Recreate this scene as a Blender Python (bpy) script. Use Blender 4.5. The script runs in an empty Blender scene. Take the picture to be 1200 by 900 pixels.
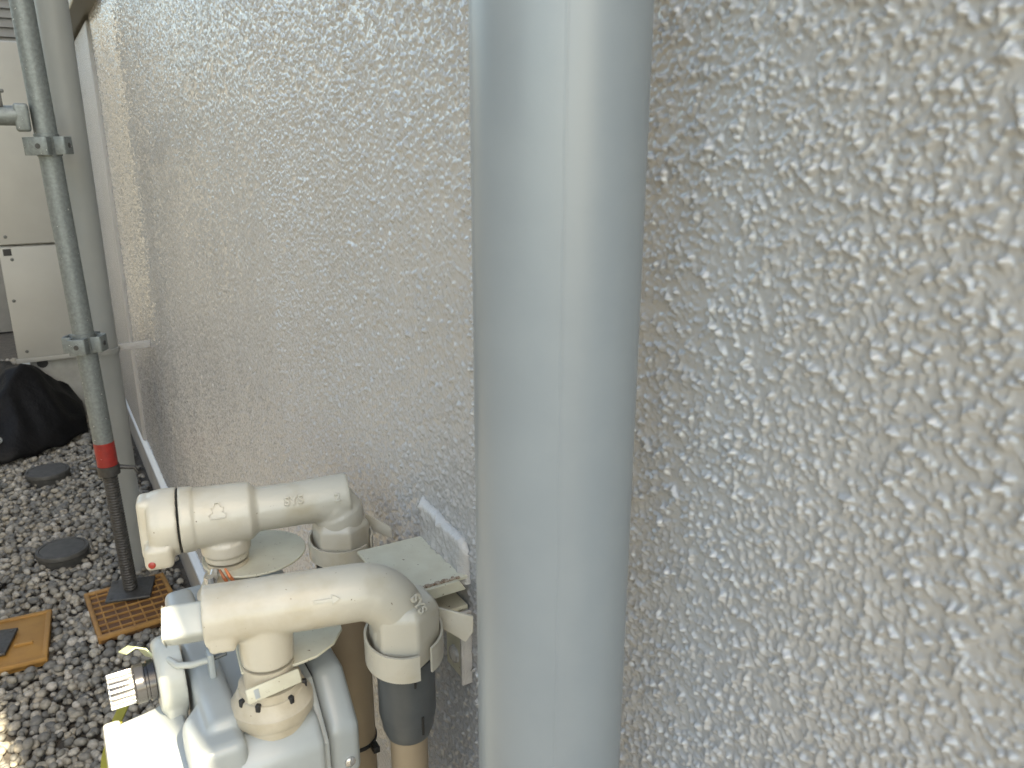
import bpy, bmesh, math, random
import numpy as np
from mathutils import Vector, Matrix

random.seed(7)
rng = np.random.default_rng(11)
scene = bpy.context.scene
COL = scene.collection
R = math.radians

# ------------------------------------------------------------------ camera
cam_d = bpy.data.cameras.new('camera')
cam = bpy.data.objects.new('camera', cam_d)
COL.objects.link(cam)
cam_d.sensor_width = 36.0
cam_d.lens = 28.08
cam_d.clip_start = 0.02
cam_d.clip_end = 400
cam.location = (0, 0, 1.19)
YAW, PITCH = R(30.6), R(16.5)
_F = Vector((math.sin(YAW), math.cos(YAW), 0))
_R = Vector((math.cos(YAW), -math.sin(YAW), 0))
_fw = _F * math.cos(PITCH) - Vector((0, 0, 1)) * math.sin(PITCH)
_up = _F * math.sin(PITCH) + Vector((0, 0, 1)) * math.cos(PITCH)
m = Matrix((_R, _up, -_fw)).transposed().to_4x4()
m.translation = cam.location
cam.matrix_world = m
cam_d.dof.use_dof = True
cam_d.dof.focus_distance = 0.80
cam_d.dof.aperture_fstop = 20
scene.camera = cam
scene.cycles.denoising_prefilter = 'NONE'

# ------------------------------------------------------------------ sky and sun
SUN_EL = R(47)
SUN_AZ = math.atan2(0.184, -1.0)          # direction TO the sun, clockwise from +Y
sun_dir = Vector((math.sin(SUN_AZ) * math.cos(SUN_EL), math.cos(SUN_AZ) * math.cos(SUN_EL), math.sin(SUN_EL)))
world = bpy.data.worlds.new('World')
scene.world = world
world.use_nodes = True
wn = world.node_tree
bg = wn.nodes['Background']
sky = wn.nodes.new('ShaderNodeTexSky')
sky.sky_type = 'NISHITA'
sky.sun_disc = False
sky.sun_elevation = SUN_EL
sky.sun_rotation = SUN_AZ
sky.air_density = 1.0
sky.dust_density = 1.2
sky.ozone_density = 1.0
wn.links.new(sky.outputs[0], bg.inputs[0])
bg.inputs[1].default_value = 0.15
sl = bpy.data.lights.new('sun', 'SUN')
sl.energy = 5.0
sl.angle = R(0.5)
sl.color = (1.0, 0.95, 0.88)
sun = bpy.data.objects.new('sun', sl)
COL.objects.link(sun)
sun.rotation_euler = sun_dir.to_track_quat('Z', 'Y').to_euler()
sun.location = (0, -3, 8)

vs = scene.view_settings
vs.view_transform = 'Standard'
vs.look = 'None'
vs.gamma = 1
vs.use_curve_mapping = False
vs.exposure = 2.3
vs.use_white_balance = True
vs.white_balance_temperature = 8550
vs.white_balance_tint = 5

# ------------------------------------------------------------------ materials
MATS = {}
def mat(name, col, rough=0.5, metal=0.0, col2=None, nscale=40, nmix=(0.35, 0.7), bump=0.0, bscale=200, bdist=0.001,
        spots=None, spot_scale=120, spot_amt=0.62, coat=0.0, rough2=None, spec=0.5, ndetail=4):
    if name in MATS:
        return MATS[name]
    M = bpy.data.materials.new(name)
    M.use_nodes = True
    nt = M.node_tree
    P = nt.nodes['Principled BSDF']
    P.inputs['Roughness'].default_value = rough
    P.inputs['Metallic'].default_value = metal
    P.inputs['Specular IOR Level'].default_value = spec
    P.inputs['Coat Weight'].default_value = coat
    P.inputs['Coat Roughness'].default_value = 0.3
    tc = nt.nodes.new('ShaderNodeTexCoord')
    geo = nt.nodes.new('ShaderNodeNewGeometry')
    def noise(s, d=ndetail, rg=0.55):
        n = nt.nodes.new('ShaderNodeTexNoise')
        n.inputs['Scale'].default_value = s
        n.inputs['Detail'].default_value = d
        n.inputs['Roughness'].default_value = rg
        nt.links.new(geo.outputs['Position'], n.inputs['Vector'])
        return n
    P.inputs['Base Color'].default_value = (*col, 1)
    out = None
    if col2 is not None:
        n = noise(nscale)
        r = nt.nodes.new('ShaderNodeValToRGB')
        r.color_ramp.elements[0].position = nmix[0]
        r.color_ramp.elements[1].position = nmix[1]
        r.color_ramp.elements[0].color = (*col, 1)
        r.color_ramp.elements[1].color = (*col2, 1)
        nt.links.new(n.outputs['Fac'], r.inputs['Fac'])
        out = r.outputs['Color']
        if rough2 is not None:
            mr = nt.nodes.new('ShaderNodeMapRange')
            mr.inputs['To Min'].default_value = rough
            mr.inputs['To Max'].default_value = rough2
            mr.inputs['From Min'].default_value = nmix[0]
            mr.inputs['From Max'].default_value = nmix[1]
            nt.links.new(n.outputs['Fac'], mr.inputs['Value'])
            nt.links.new(mr.outputs['Result'], P.inputs['Roughness'])
    if spots is not None:
        n = noise(spot_scale, 3, 0.6)
        r = nt.nodes.new('ShaderNodeMapRange')
        r.inputs['From Min'].default_value = spot_amt
        r.inputs['From Max'].default_value = spot_amt + 0.04
        nt.links.new(n.outputs['Fac'], r.inputs['Value'])
        mx = nt.nodes.new('ShaderNodeMix')
        mx.data_type = 'RGBA'
        nt.links.new(r.outputs['Result'], mx.inputs['Factor'])
        if out is not None:
            nt.links.new(out, mx.inputs[6])
        else:
            mx.inputs[6].default_value = (*col, 1)
        mx.inputs[7].default_value = (*spots, 1)
        out = mx.outputs[2]
    if out is not None:
        nt.links.new(out, P.inputs['Base Color'])
    if bump > 0:
        n = noise(bscale, 3)
        b = nt.nodes.new('ShaderNodeBump')
        b.inputs['Strength'].default_value = bump
        b.inputs['Distance'].default_value = bdist
        nt.links.new(n.outputs['Fac'], b.inputs['Height'])
        nt.links.new(b.outputs['Normal'], P.inputs['Normal'])
    MATS[name] = M
    return M

WALLC = (0.395, 0.39, 0.385)
mat('stucco', WALLC, 0.10, spec=0.75, col2=(0.37, 0.365, 0.358), nscale=6, bump=0.25, bscale=700, bdist=0.0006)
mat('stucco_far', WALLC, 0.22, spec=0.5, col2=(0.37, 0.365, 0.358), nscale=6, bump=0.9, bscale=300, bdist=0.0025)
mat('stucco_smear', (0.45, 0.43, 0.405), 0.14, spec=0.6, col2=(0.40, 0.385, 0.365), nscale=90, bump=0.6, bscale=260, bdist=0.002)
mat('pipe_grey', (0.18, 0.212, 0.238), 0.42, col2=(0.19, 0.222, 0.247), nscale=34, nmix=(0.42, 0.62), rough2=0.46, bump=0.10, bscale=420, bdist=0.0004, coat=0.35, spec=0.6)
mat('pipe_far', (0.27, 0.285, 0.28), 0.45, col2=(0.29, 0.302, 0.295), nscale=12)
mat('concrete', (0.36, 0.345, 0.32), 0.85, col2=(0.27, 0.255, 0.235), nscale=9, bump=0.4, bscale=250, bdist=0.001)
mat('flashing', (0.55, 0.62, 0.70), 0.35, metal=0.3)
mat('sill_metal', (0.16, 0.15, 0.12), 0.4, metal=0.3)
mat('glass_dark', (0.05, 0.06, 0.065), 0.08)
mat('cream', (0.47, 0.435, 0.36), 0.30, col2=(0.40, 0.345, 0.25), nscale=32, nmix=(0.5, 0.78), bump=0.25, bscale=420, bdist=0.0006, spots=(0.10, 0.06, 0.035), spot_scale=310, spot_amt=0.715)
mat('cream_plate', (0.53, 0.515, 0.41), 0.42, col2=(0.47, 0.44, 0.34), nscale=60, spots=(0.13, 0.08, 0.05), spot_scale=330, spot_amt=0.675)
mat('cream_old', (0.46, 0.415, 0.33), 0.45, col2=(0.39, 0.34, 0.255), nscale=70, bump=0.35, bscale=500, bdist=0.0006, spots=(0.06, 0.045, 0.03), spot_scale=300, spot_amt=0.72)
mat('rust_edge', (0.16, 0.085, 0.045), 0.85, col2=(0.42, 0.37, 0.29), nscale=500)
mat('tan_pipe', (0.33, 0.255, 0.17), 0.5, col2=(0.29, 0.22, 0.145), nscale=30)
mat('dark_coupling', (0.065, 0.071, 0.073), 0.40, col2=(0.085, 0.09, 0.09), nscale=50)
mat('black_rubber', (0.016, 0.016, 0.017), 0.55)
mat('black_gloss', (0.02, 0.02, 0.022), 0.22)
mat('meter_grey', (0.345, 0.375, 0.38), 0.3, col2=(0.31, 0.335, 0.335), nscale=26, bump=0.12, bscale=500, bdist=0.0004, spots=(0.05, 0.045, 0.04), spot_scale=260, spot_amt=0.76)
mat('meter_cream', (0.40, 0.415, 0.39), 0.33, col2=(0.365, 0.375, 0.345), nscale=40)
mat('chrome_and_glint', (0.62, 0.62, 0.62), 0.22, metal=0.8)
mat('galv', (0.215, 0.24, 0.24), 0.48, metal=0.5, col2=(0.155, 0.175, 0.175), nscale=130, nmix=(0.3, 0.7), rough2=0.65, spots=(0.55, 0.55, 0.53), spot_scale=130, spot_amt=0.68)
mat('galv_dark', (0.13, 0.14, 0.14), 0.55, metal=0.5, col2=(0.09, 0.09, 0.09), nscale=80)
mat('steel_screw', (0.075, 0.075, 0.075), 0.5, metal=0.5, col2=(0.05, 0.048, 0.045), nscale=90)
mat('red_tape', (0.27, 0.018, 0.014), 0.5, col2=(0.20, 0.014, 0.012), nscale=60, spots=(0.6, 0.4, 0.38), spot_scale=100, spot_amt=0.69)
mat('orange_pad', (0.30, 0.16, 0.045), 0.6, col2=(0.20, 0.10, 0.03), nscale=35, bump=0.3, bscale=150)
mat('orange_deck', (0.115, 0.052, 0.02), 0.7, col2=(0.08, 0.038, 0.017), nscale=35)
mat('orange_pad_light', (0.31, 0.165, 0.042), 0.6, col2=(0.25, 0.13, 0.035), nscale=22, bump=0.3, bscale=150)
mat('cover_plastic', (0.035, 0.036, 0.036), 0.6, col2=(0.06, 0.06, 0.058), nscale=50)
mat('cabinet', (0.33, 0.33, 0.31), 0.42, col2=(0.30, 0.30, 0.28), nscale=5)
mat('cabinet_stand', (0.34, 0.34, 0.32), 0.5, col2=(0.27, 0.27, 0.25), nscale=20)
mat('tarp', (0.004, 0.004, 0.0045), 0.55, spec=0.15, col2=(0.007, 0.007, 0.0075), nscale=25, bump=0.5, bscale=60, bdist=0.006)
mat('pale_blue', (0.62, 0.70, 0.74), 0.4)
mat('siding', (0.20, 0.20, 0.19), 0.6, col2=(0.17, 0.17, 0.16), nscale=12)
mat('block', (0.42, 0.40, 0.37), 0.9, col2=(0.33, 0.315, 0.29), nscale=8, bump=0.5, bscale=120, bdist=0.003)
mat('soil', (0.085, 0.075, 0.062), 0.95, col2=(0.05, 0.045, 0.04), nscale=30, bump=0.7, bscale=90, bdist=0.01)
mat('tag_yellow', (0.23, 0.22, 0.03), 0.5, col2=(0.17, 0.17, 0.03), nscale=90)
mat('tag_pale', (0.36, 0.40, 0.24), 0.5)
mat('red_lens', (0.30, 0.03, 0.02), 0.3)
mat('copper_wire', (0.50, 0.16, 0.06), 0.45, metal=0.3)
mat('orange_seal', (0.30, 0.09, 0.03), 0.5)
mat('tie_black', (0.012, 0.012, 0.012), 0.4)

# gravel material: a colour for each stone
def gravel_mat():
    M = bpy.data.materials.new('gravel')
    M.use_nodes = True
    nt = M.node_tree
    P = nt.nodes['Principled BSDF']
    g = nt.nodes.new('ShaderNodeNewGeometry')
    r = nt.nodes.new('ShaderNodeValToRGB')
    cr = r.color_ramp
    cols = [(0.0, (0.095, 0.096, 0.092)), (0.3, (0.155, 0.152, 0.14)), (0.55, (0.215, 0.203, 0.175)), (0.75, (0.27, 0.245, 0.20)), (0.9, (0.30, 0.285, 0.25)), (1.0, (0.39, 0.37, 0.335))]
    cr.elements[0].position, cr.elements[0].color = cols[0][0], (*cols[0][1], 1)
    cr.elements[1].position, cr.elements[1].color = cols[-1][0], (*cols[-1][1], 1)
    for p, c in cols[1:-1]:
        e = cr.elements.new(p)
        e.color = (*c, 1)
    nt.links.new(g.outputs['Random Per Island'], r.inputs['Fac'])
    n = nt.nodes.new('ShaderNodeTexNoise')
    n.inputs['Scale'].default_value = 160
    n.inputs['Detail'].default_value = 5
    nt.links.new(g.outputs['Position'], n.inputs['Vector'])
    mr = nt.nodes.new('ShaderNodeMapRange')
    mr.inputs['From Min'].default_value = 0.3
    mr.inputs['From Max'].default_value = 0.7
    mr.inputs['To Min'].default_value = 0.7
    mr.inputs['To Max'].default_value = 1.15
    nt.links.new(n.outputs['Fac'], mr.inputs['Value'])
    mx = nt.nodes.new('ShaderNodeVectorMath')
    mx.operation = 'SCALE'
    nt.links.new(r.outputs['Color'], mx.inputs[0])
    nt.links.new(mr.outputs['Result'], mx.inputs['Scale'])
    nt.links.new(mx.outputs['Vector'], P.inputs['Base Color'])
    P.inputs['Roughness'].default_value = 0.6
    b = nt.nodes.new('ShaderNodeBump')
    b.inputs['Strength'].default_value = 0.3
    b.inputs['Distance'].default_value = 0.001
    nt.links.new(n.outputs['Fac'], b.inputs['Height'])
    nt.links.new(b.outputs['Normal'], P.inputs['Normal'])
    MATS['gravel'] = M
gravel_mat()

# ------------------------------------------------------------------ mesh helpers
def finish(name, me, material, parent=None, smooth=35):
    me.materials.append(MATS[material])
    me.polygons.foreach_set('use_smooth', [True] * len(me.polygons))
    if smooth < 179:
        me.set_sharp_from_angle(angle=R(smooth))
    o = bpy.data.objects.new(name, me)
    COL.objects.link(o)
    if parent is not None:
        o.parent = parent
        o.matrix_parent_inverse = parent.matrix_world.inverted() if False else Matrix.Translation(-Vector(parent.location)) if parent.type == 'EMPTY' or parent.get('_loc') else Matrix()
    return o

def obj(name, bm, material, parent=None, smooth=35):
    bmesh.ops.recalc_face_normals(bm, faces=bm.faces)
    me = bpy.data.meshes.new(name)
    bm.to_mesh(me)
    bm.free()
    return finish(name, me, material, parent, smooth)

def tag(o, label, cat=None, group=None, kind=None):
    if label: o['label'] = label
    if cat: o['category'] = cat
    if group: o['group'] = group
    if kind: o['kind'] = kind
    return o

def thing(name, label, cat, loc=(0, 0, 0), group=None):
    o = bpy.data.objects.new(name, None)
    o.empty_display_size = 0.05
    o.location = loc
    COL.objects.link(o)
    return tag(o, label, cat, group)

def box(bm, lo, hi, bevel=0.0, seg=3, mtx=None):
    r = bmesh.ops.create_cube(bm, size=1)
    vs_ = r['verts']
    c = [(a + b) / 2 for a, b in zip(lo, hi)]
    s = [abs(b - a) for a, b in zip(lo, hi)]
    for v in vs_:
        v.co = Vector((c[0] + v.co.x * s[0], c[1] + v.co.y * s[1], c[2] + v.co.z * s[2]))
    if bevel > 0:
        es = {e for v in vs_ for e in v.link_edges}
        rb = bmesh.ops.bevel(bm, geom=list(es), offset=bevel, segments=seg, profile=0.5, affect='EDGES', clamp_overlap=True)
        vs_ = list({v for f in rb['faces'] for v in f.verts} | {v for v in vs_ if v.is_valid})
    if mtx is not None:
        for v in vs_:
            v.co = mtx @ v.co
    return bm

def frame(d):
    d = Vector(d).normalized()
    a = Vector((0, 0, 1)) if abs(d.z) < 0.9 else Vector((1, 0, 0))
    u = d.cross(a).normalized()
    return d, u, u.cross(d).normalized()

def sweep(bm, pts, radii, seg=32, cap=True, flat=None):
    """Tube through pts with one radius for each point."""
    pts = [Vector(p) for p in pts]
    if not hasattr(radii, '__len__'):
        radii = [radii] * len(pts)
    n = len(pts)
    rings = []
    u = None
    for i, p in enumerate(pts):
        t = (pts[min(i + 1, n - 1)] - pts[max(i - 1, 0)])
        if t.length < 1e-9:
            t = pts[-1] - pts[0]
        t.normalize()
        if u is None:
            _, u, _ = frame(t)
        else:
            u = (u - t * u.dot(t)).normalized()
        w = t.cross(u)
        ring = []
        for k in range(seg):
            a = 2 * math.pi * k / seg
            ring.append(bm.verts.new(p + (u * math.cos(a) + w * math.sin(a)) * radii[i]))
        rings.append(ring)
    for a, b in zip(rings, rings[1:]):
        for k in range(seg):
            bm.faces.new((a[k], a[(k + 1) % seg], b[(k + 1) % seg], b[k]))
    if cap:
        bm.faces.new(rings[0][::-1])
        bm.faces.new(rings[-1])
    return bm

def lathe(bm, base, axis, prof, seg=40, cap=True):
    """prof = [(distance along the axis, radius), ...]"""
    base = Vector(base)
    d, u, w = frame(axis)
    rings = []
    for t, r in prof:
        c = base + d * t
        rings.append([bm.verts.new(c + (u * math.cos(2 * math.pi * k / seg) + w * math.sin(2 * math.pi * k / seg)) * r) for k in range(seg)])
    for a, b in zip(rings, rings[1:]):
        for k in range(seg):
            bm.faces.new((a[k], a[(k + 1) % seg], b[(k + 1) % seg], b[k]))
    if cap:
        bm.faces.new(rings[0][::-1])
        bm.faces.new(rings[-1])
    return bm

def prism(bm, poly, vec, bevel=0.0, seg=2):
    """poly: 3D points of a flat outline, extruded along vec."""
    vec = Vector(vec)
    a = [bm.verts.new(Vector(p)) for p in poly]
    b = [bm.verts.new(Vector(p) + vec) for p in poly]
    n = len(a)
    fs = [bm.faces.new(a[::-1]), bm.faces.new(b)]
    for i in range(n):
        fs.append(bm.faces.new((a[i], a[(i + 1) % n], b[(i + 1) % n], b[i])))
    if bevel > 0:
        es = {e for f in fs for e in f.edges}
        bmesh.ops.recalc_face_normals(bm, faces=fs)
        bmesh.ops.bevel(bm, geom=list(es), offset=bevel, segments=seg, profile=0.5, affect='EDGES', clamp_overlap=True)
    return bm

def arc(c, p0, p1, n=10):
    """quarter turn from p0 to p1 about corner c's inner centre: points of a round bend whose sharp corner is c"""
    p0, p1, c = Vector(p0), Vector(p1), Vector(c)
    ce = p0 + p1 - c
    a, b = p0 - ce, p1 - ce
    return [ce + a * math.cos(t) + b * math.sin(t) for t in [math.pi / 2 * i / n for i in range(n + 1)]]

def cast(name, bm, material, parent, voxel=0.0012, iters=6, smooth=60):
    """Fuses overlapping closed shapes into one casting with soft fillets."""
    bmesh.ops.recalc_face_normals(bm, faces=bm.faces)
    me = bpy.data.meshes.new(name)
    bm.to_mesh(me)
    bm.free()
    tmp = bpy.data.objects.new('tmp', me)
    COL.objects.link(tmp)
    rm = tmp.modifiers.new('r', 'REMESH')
    rm.mode = 'VOXEL'
    rm.voxel_size = voxel
    sm = tmp.modifiers.new('s', 'SMOOTH')
    sm.iterations = iters
    sm.factor = 0.5
    dg = bpy.context.evaluated_depsgraph_get()
    me2 = bpy.data.meshes.new_from_object(tmp.evaluated_get(dg))
    bpy.data.objects.remove(tmp)
    me2.name = name
    me2.materials.clear()
    return finish(name, me2, material, parent, 180)

def text_mesh(name, body, size, depth, mtx, material, parent):
    cu = bpy.data.curves.new(name, 'FONT')
    cu.body = body
    cu.size = size
    cu.extrude = depth
    cu.bevel_depth = depth * 0.4
    cu.align_x = 'CENTER'
    cu.align_y = 'CENTER'
    t = bpy.data.objects.new('tmp', cu)
    COL.objects.link(t)
    dg = bpy.context.evaluated_depsgraph_get()
    me = bpy.data.meshes.new_from_object(t.evaluated_get(dg))
    bpy.data.objects.remove(t)
    me.transform(mtx)
    me.name = name
    me.materials.clear()
    return finish(name, me, material, parent, 30)

# ------------------------------------------------------------------ heights of the sprayed stucco
NT, STEP = 2048, 0.0005
def filt(sig, seed):
    r = np.random.default_rng(seed).standard_normal((NT, NT))
    f = np.fft.fftfreq(NT, STEP)
    g = np.exp(-2 * (math.pi * sig) ** 2 * (f[:, None] ** 2 + f[None, :] ** 2))
    h = np.fft.ifft2(np.fft.fft2(r) * g).real
    return h / h.std()
nA, nB, nC, nD = filt(0.0005, 1), filt(0.00072, 2), filt(0.0016, 3), filt(0.025, 4)
base = 0.35 * nA + 0.95 * nB + 0.30 * nC + 0.12 * nD
TILE = 0.00098 * (np.log1p(np.exp(2.0 * (base + 0.1))) / 2.0) + 0.00005 * nA
def stucco_h(y, z):
    a = (y / STEP) % NT
    b = (z / STEP) % NT
    i, j = np.floor(a).astype(int), np.floor(b).astype(int)
    fa, fb = a - i, b - j
    i1, j1 = (i + 1) % NT, (j + 1) % NT
    i, j = i % NT, j % NT
    return TILE[i, j] * (1 - fa) * (1 - fb) + TILE[i1, j] * fa * (1 - fb) + TILE[i, j1] * (1 - fa) * fb + TILE[i1, j1] * fa * fb

def relief(name, patches, material, parent):
    """patches: (y0, y1, dy, z0, z1, dz, x of the face); the relief stands out towards -x"""
    V, Q, off = [], [], 0
    for p in patches:
        if p == 'far':       # the receding end of the panel: grid steps that widen with distance
            X, ny, nz = WX, 860, 500
            ys = 0.95 * (2.88 / 0.95) ** np.linspace(0, 1, ny)
            lo = np.clip(0.55 - (ys - 0.95) * 0.34 / 0.9, 0.21, 0.55)
            hi = np.clip(1.42 + (ys - 0.95) * 0.18 / 0.9, 1.42, 1.60)
            zz = lo[:, None] + (hi - lo)[:, None] * np.linspace(0, 1, nz)[None, :]
            yy = np.repeat(ys[:, None], nz, 1)
        else:
            y0, y1, dy, z0, z1, dz, X = p
            ny, nz = int(round((y1 - y0) / dy)) + 1, int(round((z1 - z0) / dz)) + 1
            ys, zs = np.linspace(y0, y1, ny), np.linspace(z0, z1, nz)
            yy, zz = np.meshgrid(ys, zs, indexing='ij')
        xx = X - stucco_h(yy, zz)
        V.append(np.stack([xx, yy, zz], -1).reshape(-1, 3))
        k = (np.arange(ny - 1)[:, None] * nz + np.arange(nz - 1)[None, :]).reshape(-1) + off
        Q.append(np.stack([k, k + 1, k + nz + 1, k + nz], -1))
        off += ny * nz
    V, Q = np.concatenate(V), np.concatenate(Q)
    me = bpy.data.meshes.new(name)
    me.vertices.add(len(V))
    me.vertices.foreach_set('co', V.astype(np.float32).ravel())
    me.loops.add(len(Q) * 4)
    me.loops.foreach_set('vertex_index', Q.astype(np.int32).ravel())
    me.polygons.add(len(Q))
    me.polygons.foreach_set('loop_start', np.arange(0, len(Q) * 4, 4, dtype=np.int32))
    me.update(calc_edges=True)
    return finish(name, me, material, parent, 180)

# ================================================================== THE SETTING
WX = 0.235
HC = -0.625          # the near corner of the house, behind the camera
bm = bmesh.new()
box(bm, (-40, -40, -0.5), (40, 60, -0.012))
tag(obj('ground', bm, 'soil'), None, kind='structure')

# gravel: a bed of rounded pebbles
def ico(sub):
    b = bmesh.new()
    bmesh.ops.create_icosphere(b, subdivisions=sub, radius=1)
    v = np.array([tuple(x.co) for x in b.verts])
    f = np.array([[x.index for x in q.verts] for q in b.faces])
    b.free()
    return v, f
def gravel():
    V, Fs, off = [], [], 0
    g = np.random.default_rng(5)
    def bed(x0, x1, y0, y1, pitch, size, z, sub, skip=None):
        nonlocal off
        v0, f0 = ico(sub)
        nx, ny = int((x1 - x0) / pitch), int((y1 - y0) / pitch)
        for i in range(nx):
            for j in range(ny):
                cx = x0 + (i + 0.5 + g.uniform(-.45, .45)) * pitch
                cy = y0 + (j + 0.5 + g.uniform(-.45, .45)) * pitch
                if skip and skip(cx, cy):
                    continue
                s = size * g.uniform(.62, 1.3)
                sc = np.array([s * g.uniform(.8, 1.25), s * g.uniform(.7, 1.05), s * g.uniform(.62, .88)])
                a, b_ = g.uniform(0, 6.28), g.uniform(-.45, .45)
                ca, sa, cb, sb = math.cos(a), math.sin(a), math.cos(b_), math.sin(b_)
                M = np.array([[ca, -sa, 0], [sa, ca, 0], [0, 0, 1]]) @ np.array([[1, 0, 0], [0, cb, -sb], [0, sb, cb]])
                k = g.uniform(-.22, .22, (3, 3))
                v = v0 + np.sin(v0 @ k * 4 + g.uniform(0, 6, 3)) * 0.09
                v = (v * sc) @ M.T + np.array([cx, cy, z + g.uniform(-.35, .6) * size])
                V.append(v)
                Fs.append(f0 + off)
                off += len(v0)
    near = lambda x, y: not (-0.42 < x < 0.24 and 1.3 < y < 3.6)
    bed(-0.42, 0.225, 1.3, 3.6, 0.0185, 0.0107, -0.004, 2)
    bed(-0.42, 0.225, 1.3, 3.6, 0.028, 0.0108, 0.005, 2)
    far = lambda x, y: (-0.42 < x < 0.24 and 1.3 < y < 3.6)
    bed(-1.33, 0.225, -0.5, 5.4, 0.036, 0.020, -0.005, 1, far)
    V, Fs = np.concatenate(V), np.concatenate(Fs)
    me = bpy.data.meshes.new('gravel')
    me.vertices.add(len(V))
    me.vertices.foreach_set('co', V.astype(np.float32).ravel())
    me.loops.add(len(Fs) * 3)
    me.loops.foreach_set('vertex_index', Fs.astype(np.int32).ravel())
    me.polygons.add(len(Fs))
    me.polygons.foreach_set('loop_start', np.arange(0, len(Fs) * 3, 3, dtype=np.int32))
    me.update(calc_edges=True)
    o = finish('gravel', me, 'gravel', None, 180)
    tag(o, 'bed of small rounded grey and tan pebbles on the ground', 'gravel', kind='stuff')
gravel()

# ------------------------------------------------------------------ the house
house = thing('house', 'pale grey house side with glossy sprayed stucco wall filling the picture', 'house')
relief('stucco_wall', [
    (0.085, 0.45, 0.00066, 0.72, 1.28, 0.00066, WX),
    (0.45, 0.95, 0.0011, 0.60, 1.40, 0.0011, WX),
    'far'], 'stucco', house)
def wall_panel(y0, y1, z0, z1, x=WX):
    bm = bmesh.new()
    box(bm, (x - 0.0008, y0, z0), (x + 0.1, y1, z1))
    return bm
# the rest of the same face, round the modelled relief
for y0, y1, z0, z1 in [(HC, 0.085, 0.21, 5.6), (0.085, 0.45, 0.21, 0.72), (0.085, 0.45, 1.28, 5.6), (0.45, 0.95, 0.21, 0.60),
                       (0.45, 0.95, 1.40, 5.6), (0.95, 2.48, 1.60, 5.6), (2.48, 5.4, 2.7, 5.6)]:
    obj('wall_face', wall_panel(y0, y1, z0, z1), 'stucco_far', house)
for z0, z1 in ((0.21, 0.55), (1.42, 1.60)):
    obj('wall_face', wall_panel(0.95, 1.86, z0, z1, WX + 0.0045), 'stucco_far', house)
bm = bmesh.new()
box(bm, (WX + 0.012, HC + 0.005, 0.215), (7, 5.4, 5.59))
obj('wall_core', bm, 'stucco_far', house)
# raised vertical band after the long panel
bm = bmesh.new()
box(bm, (WX - 0.013, 2.88, 0.215), (WX + 0.05, 5.4, 1.555), 0.008, 4)
obj('trim_band', bm, 'stucco_far', house)
bm = bmesh.new()
box(bm, (WX + 0.006, HC + 0.01, -0.3), (6.9, 5.39, 0.208))
obj('foundation', bm, 'concrete', house)
bm = bmesh.new()
prism(bm, [(WX - 0.016, HC - 0.01, 0.196), (WX - 0.016, HC - 0.01, 0.207), (WX - 0.003, HC - 0.01, 0.218), (WX + 0.03, HC - 0.01, 0.218), (WX + 0.03, HC - 0.01, 0.209), (WX - 0.012, HC - 0.01, 0.204), (WX - 0.012, HC - 0.01, 0.196)], (0, 6.06, 0))
obj('drip_flashing', bm, 'flashing', house)
wf = None
bm = bmesh.new()
box(bm, (WX - 0.055, 2.56, 1.568), (WX + 0.02, 4.3, 1.60), 0.003)
box(bm, (WX - 0.045, 2.50, 1.60), (WX + 0.02, 2.55, 2.68), 0.002)
box(bm, (WX - 0.045, 4.21, 1.60), (WX + 0.02, 4.26, 2.68), 0.002)
box(bm, (WX - 0.045, 2.50, 2.64), (WX + 0.02, 4.26, 2.70), 0.002)
wf = obj('window_frame', bm, 'sill_metal', house)
bm = bmesh.new()
box(bm, (WX - 0.01, 2.55, 1.60), (WX - 0.004, 4.21, 2.64))
obj('pane', bm, 'glass_dark', wf)

# ------------------------------------------------------------------ the big downpipe close to the lens
PX, PY, PR = 0.166, 0.248, 0.0315
dp = thing('downpipe', 'glossy blue grey round downpipe close to the camera, crossing the whole picture', 'downpipe', (PX, PY, 0))
bm = bmesh.new()
lathe(bm, (PX, PY, -0.02), (0, 0, 1), [(0, PR), (1.6, PR), (3.2, PR), (5.5, PR)], 96)
pipe = obj('pipe', bm, 'pipe_grey', dp)
bm = bmesh.new()
a = R(240)
sd = Vector((math.cos(a), math.sin(a), 0))
st_ = Vector((-sd.y, sd.x, 0))
pc = Vector((PX, PY, 0))
prism(bm, [pc + sd * (PR - 0.001) + st_ * 0.0015, pc + sd * (PR + 0.00004) + st_ * 0.0005, pc + sd * (PR + 0.00004) - st_ * 0.0005, pc + sd * (PR - 0.001) - st_ * 0.0015], (0, 0, 3.0))
obj('mould_seam', bm, 'pipe_grey', dp, 60)
for z in (0.45, 1.75, 3.2):
    bm = bmesh.new()
    lathe(bm, (PX, PY, z), (0, 0, 1), [(0, PR + 0.0005), (0.0, PR + 0.0028), (0.022, PR + 0.0028), (0.022, PR + 0.0005)], 64, False)
    box(bm, (PX + PR, PY - 0.003, z), (WX + 0.01, PY + 0.003, z + 0.022), 0.001)
    obj('wall_bracket', bm, 'pipe_grey', dp)

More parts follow.
